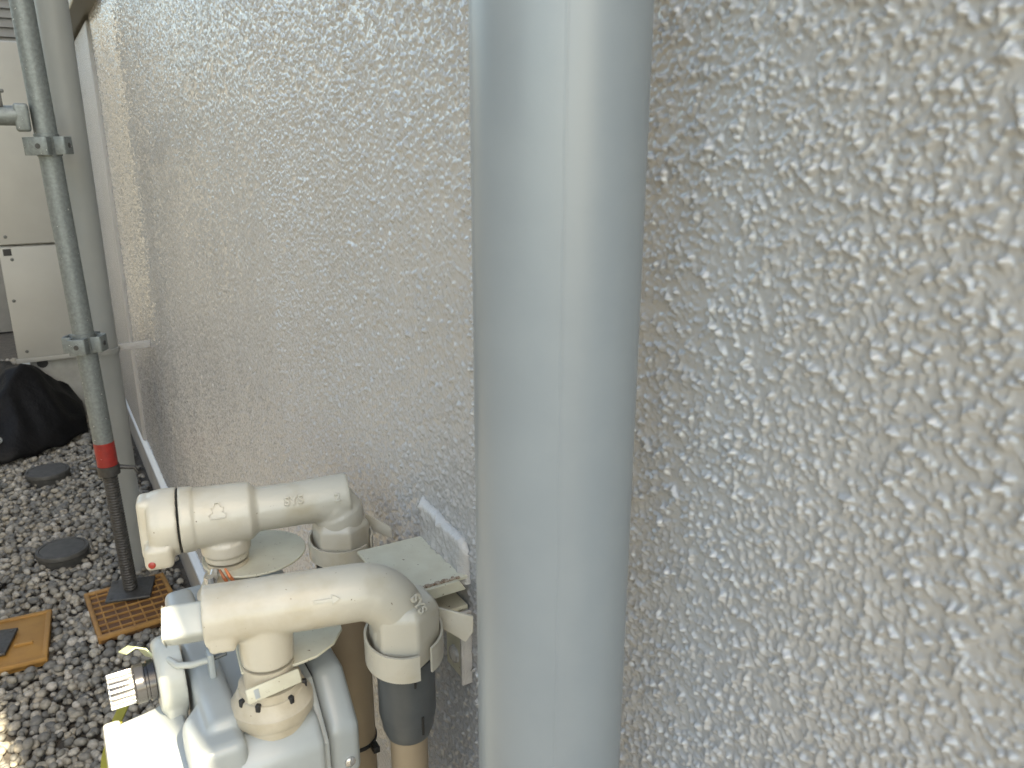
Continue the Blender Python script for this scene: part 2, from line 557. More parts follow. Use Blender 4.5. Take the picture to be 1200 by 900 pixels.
# ------------------------------------------------------------------ the far downpipe
FX, FY, FR = 0.116, 2.38, 0.038
dq = thing('downpipe', 'thin looking grey green downpipe far along the wall, behind the scaffold post', 'downpipe', (FX, FY, 0))
bm = bmesh.new()
lathe(bm, (FX, FY, -0.02), (0, 0, 1), [(0, FR), (0.02, FR + 0.002), (0.035, FR), (1.6, FR), (5.5, FR)], 48)
obj('pipe', bm, 'pipe_far', dq)
zb = 0.655
bm = bmesh.new()
lathe(bm, (FX, FY, zb), (0, 0, 1), [(0, FR), (0.001, FR + 0.004), (0.014, FR + 0.004), (0.015, FR)], 48, False)
obj('pipe_band', bm, 'pipe_far', dq)
bm = bmesh.new()
box(bm, (FX + FR, FY - 0.002, zb), (WX + 0.01, FY + 0.004, zb + 0.020), 0.001)
obj('bracket_arm', bm, 'stucco_far', dq)

# ------------------------------------------------------------------ scaffold
TILT = Matrix.Translation((0.0885, 2.20, 0.03)) @ Matrix.Rotation(R(-1.5), 4, 'Y') @ Matrix.Translation((-0.0885, -2.20, -0.03))
def scaffold_post(x, y, label, collars, tape, tilt):
    t = thing('scaffold_post', label, 'scaffold post', (x, y, 0), 'scaffold posts on jack bases')
    def ob(n, bm, mt, sm=35, par=None):
        o = obj(n, bm, mt, par or t, sm)
        if tilt is not None and n != 'base_plate':
            o.data.transform(tilt)
        return o
    zp = 0.026
    bm = bmesh.new()
    BR = Matrix.Translation((x, y, 0)) @ Matrix.Rotation(R(-14), 4, 'Z') @ Matrix.Translation((-x, -y, 0))
    box(bm, (x - 0.056, y - 0.056, zp), (x + 0.056, y + 0.056, zp + 0.007), 0.002, 3, BR)
    for sx in (-1, 1):
        for sy in (-1, 1):
            lathe(bm, BR @ Vector((x + sx * 0.044, y + sy * 0.044, zp + 0.006)), (0, 0, 1), [(0, 0.005), (0.0025, 0.005)], 12)
    ob('base_plate', bm, 'steel_screw')
    bm = bmesh.new()
    pr = []
    z = 0.0
    while z < 0.40:
        pr += [(z, 0.0165), (z + 0.002, 0.0182), (z + 0.0045, 0.0182), (z + 0.0065, 0.0165)]
        z += 0.0078
    lathe(bm, (x, y, zp + 0.007), (0, 0, 1), pr, 28)
    ob('jack_screw', bm, 'steel_screw', 25)
    bm = bmesh.new()
    lathe(bm, (x, y, 0.372), (0, 0, 1), [(0, 0.020), (0.001, 0.027), (0.026, 0.027), (0.027, 0.020)], 32)
    sweep(bm, [(x + 0.024, y, 0.387), (x + 0.06, y - 0.012, 0.381), (x + 0.066, y - 0.014, 0.367)], [0.006, 0.005, 0.0045], 12)
    sweep(bm, [(x - 0.02, y + 0.02, 0.387), (x - 0.04, y + 0.05, 0.381)], [0.006, 0.005], 12)
    ob('jack_nut', bm, 'steel_screw')
    bm = bmesh.new()
    lathe(bm, (x, y, 0.399), (0, 0, 1), [(0, 0.0243), (3.43, 0.0243)], 40)
    ob('tube', bm, 'galv')
    if tape:
        bm = bmesh.new()
        lathe(bm, (x, y, 0.3985), (0, 0, 1), [(0, 0.0235), (0.0, 0.0249), (0.064, 0.0249), (0.064, 0.0240)], 40)
        ob('red_tape', bm, 'red_tape')
    for zc in collars:
        bm = bmesh.new()
        lathe(bm, (x, y, zc), (0, 0, 1), [(0, 0.0243), (0.001, 0.0262), (0.05, 0.0262), (0.051, 0.0243)], 40)
        c = ob('collar', bm, 'galv')
        for k in range(4):
            a = R(-28 + 90 * k)
            d = Vector((math.cos(a), math.sin(a), 0))
            s = Vector((-d.y, d.x, 0))
            bm = bmesh.new()
            M = Matrix((( d.x, s.x, 0, x), (d.y, s.y, 0, y), (0, 0, 1, zc), (0, 0, 0, 1)))
            for sy in (-1, 1):
                box(bm, (0.023, sy * 0.018 - 0.002, 0.004), (0.046, sy * 0.018 + 0.002, 0.044), 0.0012, 2, M)
            box(bm, (0.043, -0.018, 0.0045), (0.047, 0.018, 0.0435), 0.001, 2, M)
            p = ob('pocket', bm, 'galv', 35, c)
            bm = bmesh.new()
            q = M @ Vector((0.0465, 0, 0.024))
            lathe(bm, q, d, [(0, 0.006), (0.0014, 0.006)], 14)
            p2 = obj('bolt_hole', bm, 'steel_screw', c)
            if tilt is not None:
                p2.data.transform(tilt)
    return t
post = scaffold_post(0.0885, 2.20, 'galvanized scaffold post with red tape band, standing before the far downpipe', (0.70, 1.17), True, TILT)
post2 = scaffold_post(-0.245, 2.10, 'black footed scaffold post at the left edge, on the pale orange pad', (0.70, 1.17), False, None)

# horizontal ledger tube reaching the post from the left
lg = thing('ledger_tube', 'horizontal galvanized scaffold tube clamped to the post at upper left', 'scaffold tube', (0.02, 2.19, 1.26))
bm = bmesh.new()
LZ = 1.258
sweep(bm, [(-0.9, 2.17, LZ), (0.005, 2.185, LZ)], 0.0213, 32)
obj('tube', bm, 'galv', lg)
bm = bmesh.new()
box(bm, (0.0, 2.165, LZ - 0.034), (0.03, 2.205, LZ + 0.026), 0.006)
obj('end_wedge', bm, 'galv', lg)
bm = bmesh.new()
box(bm, (-0.028, 2.17, LZ + 0.018), (-0.018, 2.18, LZ + 0.052), 0.002)
box(bm, (-0.034, 2.168, LZ + 0.048), (-0.012, 2.182, LZ + 0.055), 0.002)
obj('wedge_pin', bm, 'galv_dark', lg)
bm = bmesh.new()
sweep(bm, [(-0.05, 2.16, LZ - 0.02), (-0.09, 2.158, LZ - 0.05), (-0.16, 2.155, LZ - 0.062), (-0.26, 2.155, LZ - 0.02)], 0.0018, 8)
obj('tie_wire', bm, 'galv_dark', lg)

# orange plastic pads
def pad(label, c, size, rot, material, rib_n, solid):
    t = thing('jack_pad', label, 'pad', (c[0], c[1], 0), 'orange jack pads')
    M = Matrix.Translation((c[0], c[1], 0.0)) @ Matrix.Rotation(rot, 4, 'Z')
    w, h = size[0] / 2, size[1] / 2
    bm = bmesh.new()
    box(bm, (-w, -h, 0.004), (w, h, 0.0195 if not solid else 0.021), 0.004, 2, M)
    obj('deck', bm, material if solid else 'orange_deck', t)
    for a, b in (((-w, -h), (w, -h + 0.012)), ((-w, h - 0.012), (w, h)), ((-w, -h + 0.012), (-w + 0.012, h - 0.012)), ((w - 0.012, -h + 0.012), (w, h - 0.012))):
        bm = bmesh.new()
        box(bm, (a[0], a[1], 0.006), (b[0], b[1], 0.0262), 0.003, 2, M)
        obj('rim', bm, material, t)
    if not solid:
        for i in range(1, rib_n[0]):
            x = -w + 2 * w * i / rib_n[0]
            bm = bmesh.new()
            box(bm, (x - 0.0018, -h + 0.01, 0.01), (x + 0.0018, h - 0.01, 0.0235), 0.0006, 1, M)
            obj('rib', bm, material, t)
        for i in range(1, rib_n[1]):
            y = -h + 2 * h * i / rib_n[1]
            bm = bmesh.new()
            box(bm, (-w + 0.01, y - 0.0018, 0.01), (w - 0.01, y + 0.0018, 0.0245), 0.0006, 1, M)
            obj('rib', bm, material, t)
    else:
        for sx in (-1, 1):
            bm = bmesh.new()
            box(bm, (sx * 0.07 - 0.02, -0.03, 0.02), (sx * 0.07 + 0.02, -0.022, 0.0275), 0.001, 1, M)
            obj('locating_lug', bm, material, t)
    return t
pad('brown orange ribbed plastic pad under the post with red tape', (0.085, 2.13), (0.205, 0.25), R(4), 'orange_pad', (7, 8), False)
pad('smooth pale orange plastic pad at the left edge of the picture', (-0.235, 2.10), (0.25, 0.235), R(-4), 'orange_pad_light', (6, 6), True)

# round drain covers
def drain(c, r, label):
    t = thing('drain_cover', label, 'drain cover', (c[0], c[1], 0), 'round black drain covers in the gravel')
    bm = bmesh.new()
    lathe(bm, (c[0], c[1], -0.02), (0, 0, 1), [(0, r - 0.008), (0.045, r - 0.003), (0.048, r), (0.058, r), (0.061, r - 0.002), (0.061, r - 0.009), (0.058, r - 0.010)], 56)
    obj('rim', bm, 'cover_plastic', t)
    bm = bmesh.new()
    lathe(bm, (c[0], c[1], 0.018), (0, 0, 1), [(0, r - 0.0105), (0.021, r - 0.0105), (0.0225, r - 0.012), (0.0245, 0.02), (0.0245, 0.003)], 56)
    obj('lid', bm, 'cover_plastic', t)
drain((-0.063, 2.54), 0.072, 'round black drain cover in gravel, nearer one beside the scaffold post')
drain((-0.084, 3.25), 0.074, 'round black drain cover in gravel, farther one before the black sheet')

# ------------------------------------------------------------------ white outdoor unit, two boxes high
CY0, CY1, CX0, CX1 = 4.0, 4.55, -0.135, 0.20
def cabinet(name, label, z0, z1, screws, slot):
    t = thing(name, label, 'cabinet', (CX0, CY0, z0))
    bm = bmesh.new()
    box(bm, (CX0, CY0 + 0.004, z0), (CX1, CY1, z1), 0.006)
    obj('casing', bm, 'cabinet', t)
    bm = bmesh.new()
    box(bm, (CX0 - 0.003, CY0 - 0.008, z0 + 0.004), (CX1 + 0.003, CY0 + 0.006, z1 - 0.004), 0.004)
    fp = obj('side_panel', bm, 'cabinet', t)
    for x, z in screws:
        bm = bmesh.new()
        lathe(bm, (x, CY0 - 0.0075, z), (0, -1, 0), [(0, 0.007), (0.002, 0.007), (0.003, 0.004)], 14)
        obj('screw', bm, 'galv_dark', t)
    if slot:
        bm = bmesh.new()
        box(bm, (slot[0], CY0 - 0.0095, slot[1]), (slot[0] + 0.03, CY0 - 0.007, slot[1] + 0.028))
        obj('vent_slot', bm, 'black_rubber', t)
    return t
lowcab = cabinet('equipment_cabinet', 'lower beige white metal cabinet with dark square slot at its top corner', 0.30, 0.79, [(CX0 + 0.035, 0.335), (CX0 + 0.04, 0.735), (CX0 + 0.02, 0.56)], (CX0 + 0.012, 0.752))
upcab = cabinet('equipment_cabinet', 'upper beige white metal cabinet stacked on the lower one, without a slot', 0.793, 1.60, [(CX0 + 0.03, 0.83)], None)
bm = bmesh.new()
box(bm, (CX0 - 0.01, CY0 - 0.014, 0.286), (CX1 + 0.003, CY0 - 0.009, 0.306), 0.001)
obj('bottom_lip', bm, 'cabinet', lowcab)
st = thing('cabinet_stand', 'grey folded metal stand below the lower white cabinet', 'stand', (CX0, CY0, 0))
for x0, x1 in ((CX0 + 0.03, CX0 + 0.30),):
    bm = bmesh.new()
    prism(bm, [(x0, CY0 + 0.03, 0.297), (x1, CY0 + 0.03, 0.297), (x1, CY0 + 0.03, 0.0), (x1 - 0.10, CY0 + 0.03, 0.0), (x1 - 0.12, CY0 + 0.03, 0.08), (x0 + 0.03, CY0 + 0.03, 0.2)], (0, 0.02, 0), 0.003)
    obj('leg_plate', bm, 'cabinet_stand', st)
    bm = bmesh.new()
    box(bm, (x0, CY1 - 0.06, 0.0), (x1, CY1 - 0.04, 0.297), 0.003)
    obj('leg_plate', bm, 'cabinet_stand', st)
bm = bmesh.new()
lathe(bm, (CX0 + 0.085, CY0 + 0.031, 0.268), (0, -1, 0), [(0, 0.022), (0.002, 0.022)], 24)
obj('bolt_hole', bm, 'black_rubber', st)

# ------------------------------------------------------------------ black sheet heaped beside the cabinet
def tarp():
    t = thing('black_sheet', 'crumpled black plastic sheet with metal eyelets below the white cabinets', 'sheet', (-0.3, 3.8, 0))
    nx, ny = 70, 50
    bm = bmesh.new()
    g = np.random.default_rng(3)
    ph = g.uniform(0, 6.28, (8,))
    top = []
    for i in range(nx + 1):
        row = []
        for j in range(ny + 1):
            u, v = i / nx, j / ny
            x = -0.95 + 1.03 * u
            y = 3.46 + 0.53 * v
            front = 3.60 - 0.13 * math.exp(-((x + 0.22) / 0.16) ** 2) + 0.12 * max(0, (x + 0.02) / 0.1)
            y = front + (4.02 - front) * v
            hgt = 0.27 * min(1, v * 1.6) ** 0.75 * (1 - 0.75 * max(0, (x + 0.12) / 0.2) ** 1.2)
            fold = 0.030 * (1 - abs(math.sin(7 * x + 5 * y + ph[0]))) ** 2 + 0.020 * (1 - abs(math.sin(13 * x - 9 * y + ph[1]))) ** 2 + 0.010 * (1 - abs(math.sin(24 * x + 4 * y + ph[2]))) ** 2 - 0.012 + 0.004 * math.sin(x * 60 + y * 31)
            z = 0.016 + max(0, hgt + 1.2 * fold * min(1, v * 4)) + 0.010 * math.sin(x * 30 + ph[3]) ** 2
            if x > -0.17 and y > 3.95: z = min(z, 0.27)
            row.append(bm.verts.new((x, y, z)))
        top.append(row)
    for i in range(nx):
        for j in range(ny):
            bm.faces.new((top[i][j], top[i + 1][j], top[i + 1][j + 1], top[i][j + 1]))
    bmesh.ops.recalc_face_normals(bm, faces=bm.faces)
    bmesh.ops.solidify(bm, geom=list(bm.faces), thickness=-0.003)
    o = obj('sheet', bm, 'tarp', t, 180)
    for x, y, z in ((-0.235, 3.53, 0.095), (-0.6, 3.68, 0.12)):
        bm = bmesh.new()
        d = Vector((0.1, -0.75, 0.65)).normalized()
        lathe(bm, (x, y, z), d, [(0, 0.0135), (0.004, 0.0135), (0.005, 0.011), (0.004, 0.007), (0, 0.007)], 20, False)
        obj('eyelet', bm, 'galv', t)
tarp()

# ------------------------------------------------------------------ what closes the passage
fb = thing('siding_building', 'far building with lapped horizontal siding boards, top left corner', 'building', (0, 6.2, 0))
bm = bmesh.new()
box(bm, (-6, 6.25, 0.0), (4, 9, 2.15))
obj('wall', bm, 'siding', fb)
for k in range(15):
    bm = bmesh.new()
    z = 1.3 + 0.055 * k
    prism(bm, [(-5.9, 6.25, z), (-5.9, 6.225, z), (-5.9, 6.24, z + 0.052), (-5.9, 6.25, z + 0.052)], (9.8, 0, 0))
    obj('siding_board', bm, 'siding', fb)
bm = bmesh.new()
box(bm, (-0.55, 6.20, 1.60), (0.6, 6.224, 1.66), 0.004)
obj('vent_strip', bm, 'black_rubber', fb)
bp = thing('conduit', 'pale blue white upright conduit behind the white cabinet, top left', 'conduit', (-0.12, 4.8, 0))
bm = bmesh.new()
lathe(bm, (-0.125, 4.8, 0), (0, 0, 1), [(0, 0.032), (1.2, 0.032), (3.5, 0.032)], 32)
obj('pipe', bm, 'pale_blue', bp)
bm = bmesh.new()
lathe(bm, (-0.125, 4.8, 1.75), (0, 0, 1), [(0, 0.032), (0, 0.036), (0.02, 0.036), (0.02, 0.032)], 32)
obj('saddle', bm, 'pale_blue', bp)

# unseen low wall of concrete blocks, added only for the light in the passage
bw = thing('added_block_wall', 'low concrete block wall added out of view along the passage for its light', 'wall', (-1.45, 2, 0))
blk = bmesh.new()
box(blk, (-0.05, -0.195, -0.095), (0.05, 0.195, 0.095), 0.004, 2)
bme = bpy.data.meshes.new('block')
blk.to_mesh(bme)
blk.free()
bme.materials.append(MATS['block'])
for r_ in range(6):
    for k in range(-1, 15):
        o = bpy.data.objects.new('block', bme)
        COL.objects.link(o)
        o.parent = bw
        o.location = (0, -2.5 + k * 0.4 + (0.2 if r_ % 2 else 0), 0.095 + r_ * 0.2)
bm = bmesh.new()
box(bm, (-1.495, -3, 0.0), (-1.405, 5.4, 1.185))
obj('mortar_core', bm, 'concrete', bw)

nh = thing('added_house', 'plain house added behind the low block wall, out of the picture, to darken the passage', 'house', (-2.6, 3, 0))  # unseen house, added to darken the left side of the passage
bm = bmesh.new()
box(bm, (-7, -0.4, 0), (-2.6, 3.6, 4.6))
obj('wall', bm, 'siding', nh)
bm = bmesh.new()
box(bm, (-7.4, -0.8, 4.6), (-2.2, 4.0, 4.75))
obj('roof', bm, 'cover_plastic', nh)

# ================================================================== THE GAS PIPES AND METER
ZA = 0.919
def along(p, q, s):
    return Vector(p) + (Vector(q) - Vector(p)).normalized() * s

# ---- front pipe
FRI = Vector((0.172, 0.430, ZA))
FT = Vector((0.088, 0.450, ZA))
fd = (FT - FRI).normalized()          # away from the wall
gf = thing('gas_pipe', 'nearer cream painted gas pipe elbow with raised arrow and grey coupling below', 'gas pipe', (FRI.x, FRI.y, 0))
bm = bmesh.new()
R1 = 0.0192
EC = FRI + fd * 0.003
bend = arc(EC, EC + Vector((0, 0, -0.027)), EC + fd * 0.027, 14)
pts = [EC + Vector((0, 0, -0.05))] + bend + [FT + fd * 0.034]
sweep(bm, pts, [R1 * 0.95] * 4 + [R1 * 0.97] * 8 + [R1 * 0.95] * (len(pts) - 12), 48)
lathe(bm, FT - fd * 0.03, fd, [(0, R1 * 0.93), (0.02, R1 * 0.96), (0.062, R1 * 0.90), (0.0635, R1 * 0.86)], 48)
Mb = Matrix.Translation(FT) @ Matrix(((fd.x, -fd.y, 0), (fd.y, fd.x, 0), (0, 0, 1))).to_4x4()
box(bm, (0.016, -0.0168, -0.0178), (0.032, 0.0168, 0.006), 0.0025, 2, Mb)
lathe(bm, FT, (0, 0, -1), [(0, 0.0165), (0.026, 0.0165), (0.036, 0.0160), (0.0365, 0.015)], 40)
cast('elbow_casting', bm, 'cream', gf, 0.0011, 5)
# hexagon collar under the bend
bm = bmesh.new()
lathe(bm, FRI + Vector((0, 0, -0.009)), (0, 0, -1), [(0, 0.0196), (0.006, 0.0236), (0.038, 0.0236), (0.042, 0.0220)], 6)
bmesh.ops.bevel(bm, geom=list(bm.edges), offset=0.0022, segments=3, profile=0.5, affect='EDGES')
obj('hexagon_collar', bm, 'cream', gf, 60)
# round end plug
bm = bmesh.new()
lathe(bm, FT + fd * 0.030 + Vector((0, 0, -0.003)), fd, [(0, 0.0145), (0.024, 0.0145), (0.0265, 0.0135), (0.0265, 0.0115), (0.024, 0.011)], 4)
bmesh.ops.bevel(bm, geom=list(bm.edges), offset=0.0028, segments=3, profile=0.5, affect='EDGES')
obj('end_plug', bm, 'meter_cream', gf, 60)
# coupling and riser
bm = bmesh.new()
lathe(bm, (FRI.x, FRI.y, 0.875), (0, 0, -1), [(0, 0.0155), (0.004, 0.0168), (0.007, 0.0168), (0.0075, 0.0192), (0.050, 0.0192), (0.053, 0.0186), (0.0535, 0.0180), (0.062, 0.0172), (0.068, 0.015)], 48)
cp = obj('coupling', bm, 'dark_coupling', gf)
for a, z0, z1 in ((-95, 0.860, 0.854), (-82, 0.830, 0.816)):
    bm = bmesh.new()
    d = Vector((math.cos(R(a)), math.sin(R(a)), 0))
    sweep(bm, [Vector((FRI.x, FRI.y, z0)) + d * 0.0192, Vector((FRI.x, FRI.y, z1)) + d * 0.0192], 0.0009, 8)
    obj('ink_mark', bm, 'tie_black', gf)
bm = bmesh.new()
lathe(bm, (FRI.x, FRI.y, 0.805), (0, 0, -1), [(0, 0.0128), (0.4, 0.0128), (0.86, 0.0128)], 40)
obj('riser', bm, 'tan_pipe', gf)
# strap round the collar, one end lapped over, tail pointing at the wall
def strap(c, z, r, h, a0, a1, tilt, name, par, tail):
    bm = bmesh.new()
    n = 40
    ring = []
    for i in range(n + 1):
        a = R(a0 + (a1 - a0) * i / n)
        rr = r + 0.0016 * i / n
        for dr in (0, 0.0016):
            for dz in (0, 1):
                ring.append(bm.verts.new((c.x + (rr + dr) * math.cos(a), c.y + (rr + dr) * math.sin(a), z + dz * h + tilt * math.cos(a - R(-110)))))
    for i in range(n):
        p, q = ring[4 * i:4 * i + 4], ring[4 * i + 4:4 * i + 8]
        for u, v in ((0, 1), (1, 3), (3, 2), (2, 0)):
            bm.faces.new((p[u], p[v], q[v], q[u]))
    bm.faces.new((ring[0], ring[1], ring[3], ring[2]))
    k = ring[-4:]
    bm.faces.new((k[0], k[2], k[3], k[1]))
    if tail:
        prism(bm, tail[0], tail[1], 0.0008)
    return obj(name, bm, 'cream', par)
strap(FRI, 0.868, 0.0237, 0.018, -430, -92, -0.004, 'strap', gf,
      ([(FRI.x + 0.024, FRI.y + 0.004, 0.893), (FRI.x + 0.046, FRI.y - 0.010, 0.886), (FRI.x + 0.046, FRI.y - 0.010, 0.874), (FRI.x + 0.040, FRI.y - 0.010, 0.868), (FRI.x + 0.026, FRI.y + 0.002, 0.878)], (0.001, 0.0022, 0)))

# raised arrow
def surf_matrix(c, axis, ang, r, flip=1):
    """text plane on a cylinder about axis through c; ang from straight up towards the camera side"""
    ax = Vector(axis).normalized()
    side = ax.cross(Vector((0, 0, 1))).normalized()
    if side.y > 0:
        side = -side
    n = (Vector((0, 0, 1)) * math.cos(ang) + side * math.sin(ang)).normalized()
    x = -ax if flip > 0 else ax
    y = n.cross(x).normalized()
    return Matrix(((x.x, y.x, n.x, c[0] + n.x * r), (x.y, y.y, n.y, c[1] + n.y * r), (x.z, y.z, n.z, c[2] + n.z * r), (0, 0, 0, 1)))
def raised(name, polys, M, h, material, parent):
    bm = bmesh.new()
    for poly in polys:
        prism(bm, [M @ Vector((p[0], p[1], -0.0012)) for p in poly], (M.to_3x3() @ Vector((0, 0, h + 0.0012))), 0.00012, 1)
    return obj(name, bm, material, parent)
Ma = surf_matrix(along(FRI, FT, 0.049), fd, R(66), R1 * 0.955)
raised('raised_arrow', [[(-0.0075, -0.0009), (0.0035, -0.0009), (0.0035, -0.0030), (0.0085, 0), (0.0035, 0.0030), (0.0035, 0.0009), (-0.0075, 0.0009)]], Ma, 0.0009, 'cream', gf)
text_mesh('raised_lettering', 'SYS', 0.0085, 0.0008, Matrix.Translation(FRI + Vector((0.0035, -0.0172, -0.006))) @ Matrix.Rotation(R(8), 4, 'Z') @ Matrix.Rotation(R(68), 4, 'X') @ Matrix.Rotation(R(-72), 4, 'Z'), 'cream', gf)

# sealing plate round the branch and nut on the meter
def seal_plate(parent, c, ctr, rx, ry, z, tab, outline=None):
    bm = bmesh.new()
    n = 40
    poly = [(ctr[0] + rx * math.cos(2 * math.pi * i / n), ctr[1] + ry * math.sin(2 * math.pi * i / n), z) for i in range(n)]
    if outline:
        poly = [(p[0], p[1], z) for p in outline]
    prism(bm, poly, (0, 0, 0.002), 0.0005, 1)
    o = obj('seal_plate', bm, 'cream_plate', parent, 40)
    if tab:
        bm = bmesh.new()
        M = Matrix.Translation((c[0] + 0.002, c[1] - 0.0185, z - 0.0015)) @ Matrix.Rotation(R(9), 4, 'Z') @ Matrix.Rotation(R(-24), 4, 'X')
        box(bm, (-0.021, -0.0012, -0.0045), (0.013, 0.0012, 0.0045), 0.001, 2, M)
        obj('tag_strip', bm, 'cream_plate', parent)
        bm = bmesh.new()
        box(bm, (-0.0165, -0.0016, -0.0028), (-0.0135, -0.0010, 0.0028), 0.0002, 1, M)
        obj('tag_slot', bm, 'meter_grey', parent)
def union(parent, c, z1):
    bm = bmesh.new()
    z1 = z1
    lathe(bm, (c[0], c[1], z1), (0, 0, -1), [(-0.004, 0.0155), (0.009, 0.0158), (0.0095, 0.0192), (0.0145, 0.0196), (0.0150, 0.0208), (0.0225, 0.0240), (0.0235, 0.0255), (0.0305, 0.0255), (0.0320, 0.0245), (0.0325, 0.0225), (0.039, 0.022)], 48)
    o = obj('union_nut', bm, 'cream_old', parent)
    for a in (-125, -68, -20, 200, 120, 60):
        d = Vector((math.cos(R(a)), math.sin(R(a)), 0))
        s = Vector((-d.y, d.x, 0))
        bm = bmesh.new()
        M = Matrix(((d.x, s.x, 0, c[0]), (d.y, s.y, 0, c[1]), (0, 0, 1, z1 - 0.0155), (0, 0, 0, 1)))
        box(bm, (0.016, -0.0016, -0.0026), (0.0222, 0.0016, 0.0026), 0.0006, 1, M)
        obj('wrench_notch', bm, 'black_rubber', parent)
PLATE = [(0.0712, 0.4496), (0.1015, 0.4405), (0.117, 0.4426), (0.1308, 0.4503), (0.1406, 0.4635), (0.1432, 0.4762), (0.14, 0.4903), (0.112, 0.52), (0.09, 0.505), (0.074, 0.48)]
seal_plate(gf, FT, (0.108, 0.473), 0.040, 0.030, 0.8765, True, PLATE)
union(gf, FT, 0.8770)

# ---- back pipe
BRI = Vector((0.181, 0.581, ZA))
BT = Vector((0.094, 0.597, ZA))
bd = (BT - BRI).normalized()
gb = thing('gas_pipe', 'farther cream painted gas pipe with large round end cap and raised letters', 'gas pipe', (BRI.x, BRI.y, 0))
bm = bmesh.new()
R2 = 0.0180
bend = arc(BRI, BRI + Vector((0, 0, -0.016)), BRI + bd * 0.016, 10)
pts = [BRI + Vector((0, 0, -0.045))] + bend + [BT]
sweep(bm, pts, [R2 * 1.08] * 4 + [R2 * 1.0] * 3 + [R2 * 0.96] * (len(pts) - 7), 48)
lathe(bm, BRI + bd * 0.03 + Vector((0, 0, 0.0005)), -bd + Vector((0, 0, 0.04)), [(0, R2 * 0.95), (0.036, R2 * 0.97), (0.038, R2 * 0.93)], 48)
lathe(bm, BT - bd * 0.026, bd, [(0, 0.0165), (0.006, 0.0225), (0.046, 0.0232), (0.047, 0.0245), (0.056, 0.0252)], 48)
lathe(bm, BT, (0, 0, -1), [(0, 0.0165), (0.036, 0.0165), (0.0365, 0.015)], 40)
lathe(bm, BT, (0, 0, -1), [(0.02, 0.0185), (0.030, 0.0185)], 40)
cast('tee_casting', bm, 'cream', gb, 0.0011, 5)
bm = bmesh.new()
c0 = BT + bd * 0.0305
lathe(bm, c0, bd, [(0, 0.0240), (0.0006, 0.0248), (0.0012, 0.0240)], 56, False)
obj('black_gasket', bm, 'tie_black', gb)
bm = bmesh.new()
lathe(bm, BT + bd * 0.0313, bd, [(0, 0.0252), (0.003, 0.0256), (0.012, 0.0256), (0.018, 0.0245), (0.020, 0.0225), (0.0205, 0.018)], 48)
side = bd.cross(Vector((0, 0, 1))).normalized()
if side.y > 0: side = -side
M = Matrix(((bd.x, side.x, 0, BT.x), (bd.y, side.y, 0, BT.y), (0, 0, 1, BT.z), (0, 0, 0, 1)))
box(bm, (0.042, -0.009, -0.0245), (0.0585, 0.012, 0.0235), 0.004, 3, M)
box(bm, (0.036, 0.004, -0.0262), (0.056, 0.0265, -0.008), 0.004, 3, M)
cast('end_cap', bm, 'cream', gb, 0.001, 4)
bm = bmesh.new()
lathe(bm, M @ Vector((0.0508, 0.0255, -0.0205)), M.to_3x3() @ Vector((0.15, 1, 0.1)), [(0, 0.0026), (0.0014, 0.0026), (0.002, 0.0016)], 14)
obj('red_seal', bm, 'red_lens', gb)
# raised letters, emblem
text_mesh('raised_lettering', 'SYS', 0.0095, 0.0009, surf_matrix(along(BRI, BT, 0.036), bd, R(58), R2 * 0.965), 'cream', gb)
text_mesh('raised_lettering', '2', 0.0085, 0.0009, surf_matrix(along(BRI, BT, 0.003), bd, R(66), R2 * 1.0), 'cream', gb)
Me = surf_matrix(BT + bd * 0.003, bd, R(58), 0.0229)
em = []
leaf = [(-0.005, -0.006), (0.005, -0.006), (0.0062, -0.003), (0.0035, -0.0012), (0.0046, 0.0022), (0.0022, 0.003), (0.0016, 0.0058), (-0.0016, 0.0058), (-0.0022, 0.003), (-0.0046, 0.0022), (-0.0035, -0.0012), (-0.0062, -0.003)]
for i in range(len(leaf)):
    a, b = Vector(leaf[i]), Vector(leaf[(i + 1) % len(leaf)])
    t = (b - a).normalized()
    nrm = Vector((-t.y, t.x)) * 0.00035
    a, b = a - t * 0.0002, b + t * 0.0002
    em.append([a - nrm, b - nrm, b + nrm, a + nrm])
raised('raised_emblem', em, Me, 0.0007, 'cream', gb)
bm = bmesh.new()
lathe(bm, BRI + Vector((0, 0, -0.017)), (0, 0, -1), [(0, 0.0195), (0.005, 0.0238), (0.031, 0.0238), (0.034, 0.0222)], 6)
bmesh.ops.bevel(bm, geom=list(bm.edges), offset=0.002, segments=3, profile=0.5, affect='EDGES')
obj('hexagon_collar', bm, 'cream', gb, 60)
strap(BRI, 0.872, 0.0238, 0.014, -395, -60, -0.003, 'strap', gb,
      ([(BRI.x + 0.022, BRI.y + 0.004, 0.898), (BRI.x + 0.040, BRI.y - 0.010, 0.886), (BRI.x + 0.040, BRI.y - 0.010, 0.876), (BRI.x + 0.024, BRI.y + 0.002, 0.884)], (0.001, 0.0022, 0)))
bm = bmesh.new()
lathe(bm, (BRI.x, BRI.y, 0.872), (0, 0, -1), [(0, 0.018), (0.004, 0.0215), (0.050, 0.0215), (0.056, 0.0195)], 48)
obj('coupling', bm, 'black_rubber', gb)
bm = bmesh.new()
lathe(bm, (BRI.x, BRI.y, 0.818), (0, 0, -1), [(0, 0.0185), (0.4, 0.0185), (0.86, 0.0185)], 48)
obj('riser', bm, 'tan_pipe', gb)
bm = bmesh.new()
lathe(bm, (BRI.x, BRI.y, 0.690), (0, 0.04, -1), [(0, 0.0187), (0.0005, 0.0198), (0.0035, 0.0198), (0.004, 0.0187)], 40, False)
box(bm, (BRI.x + 0.008, BRI.y - 0.026, 0.684), (BRI.x + 0.014, BRI.y - 0.017, 0.690), 0.0008)
obj('cable_tie', bm, 'tie_black', gb)
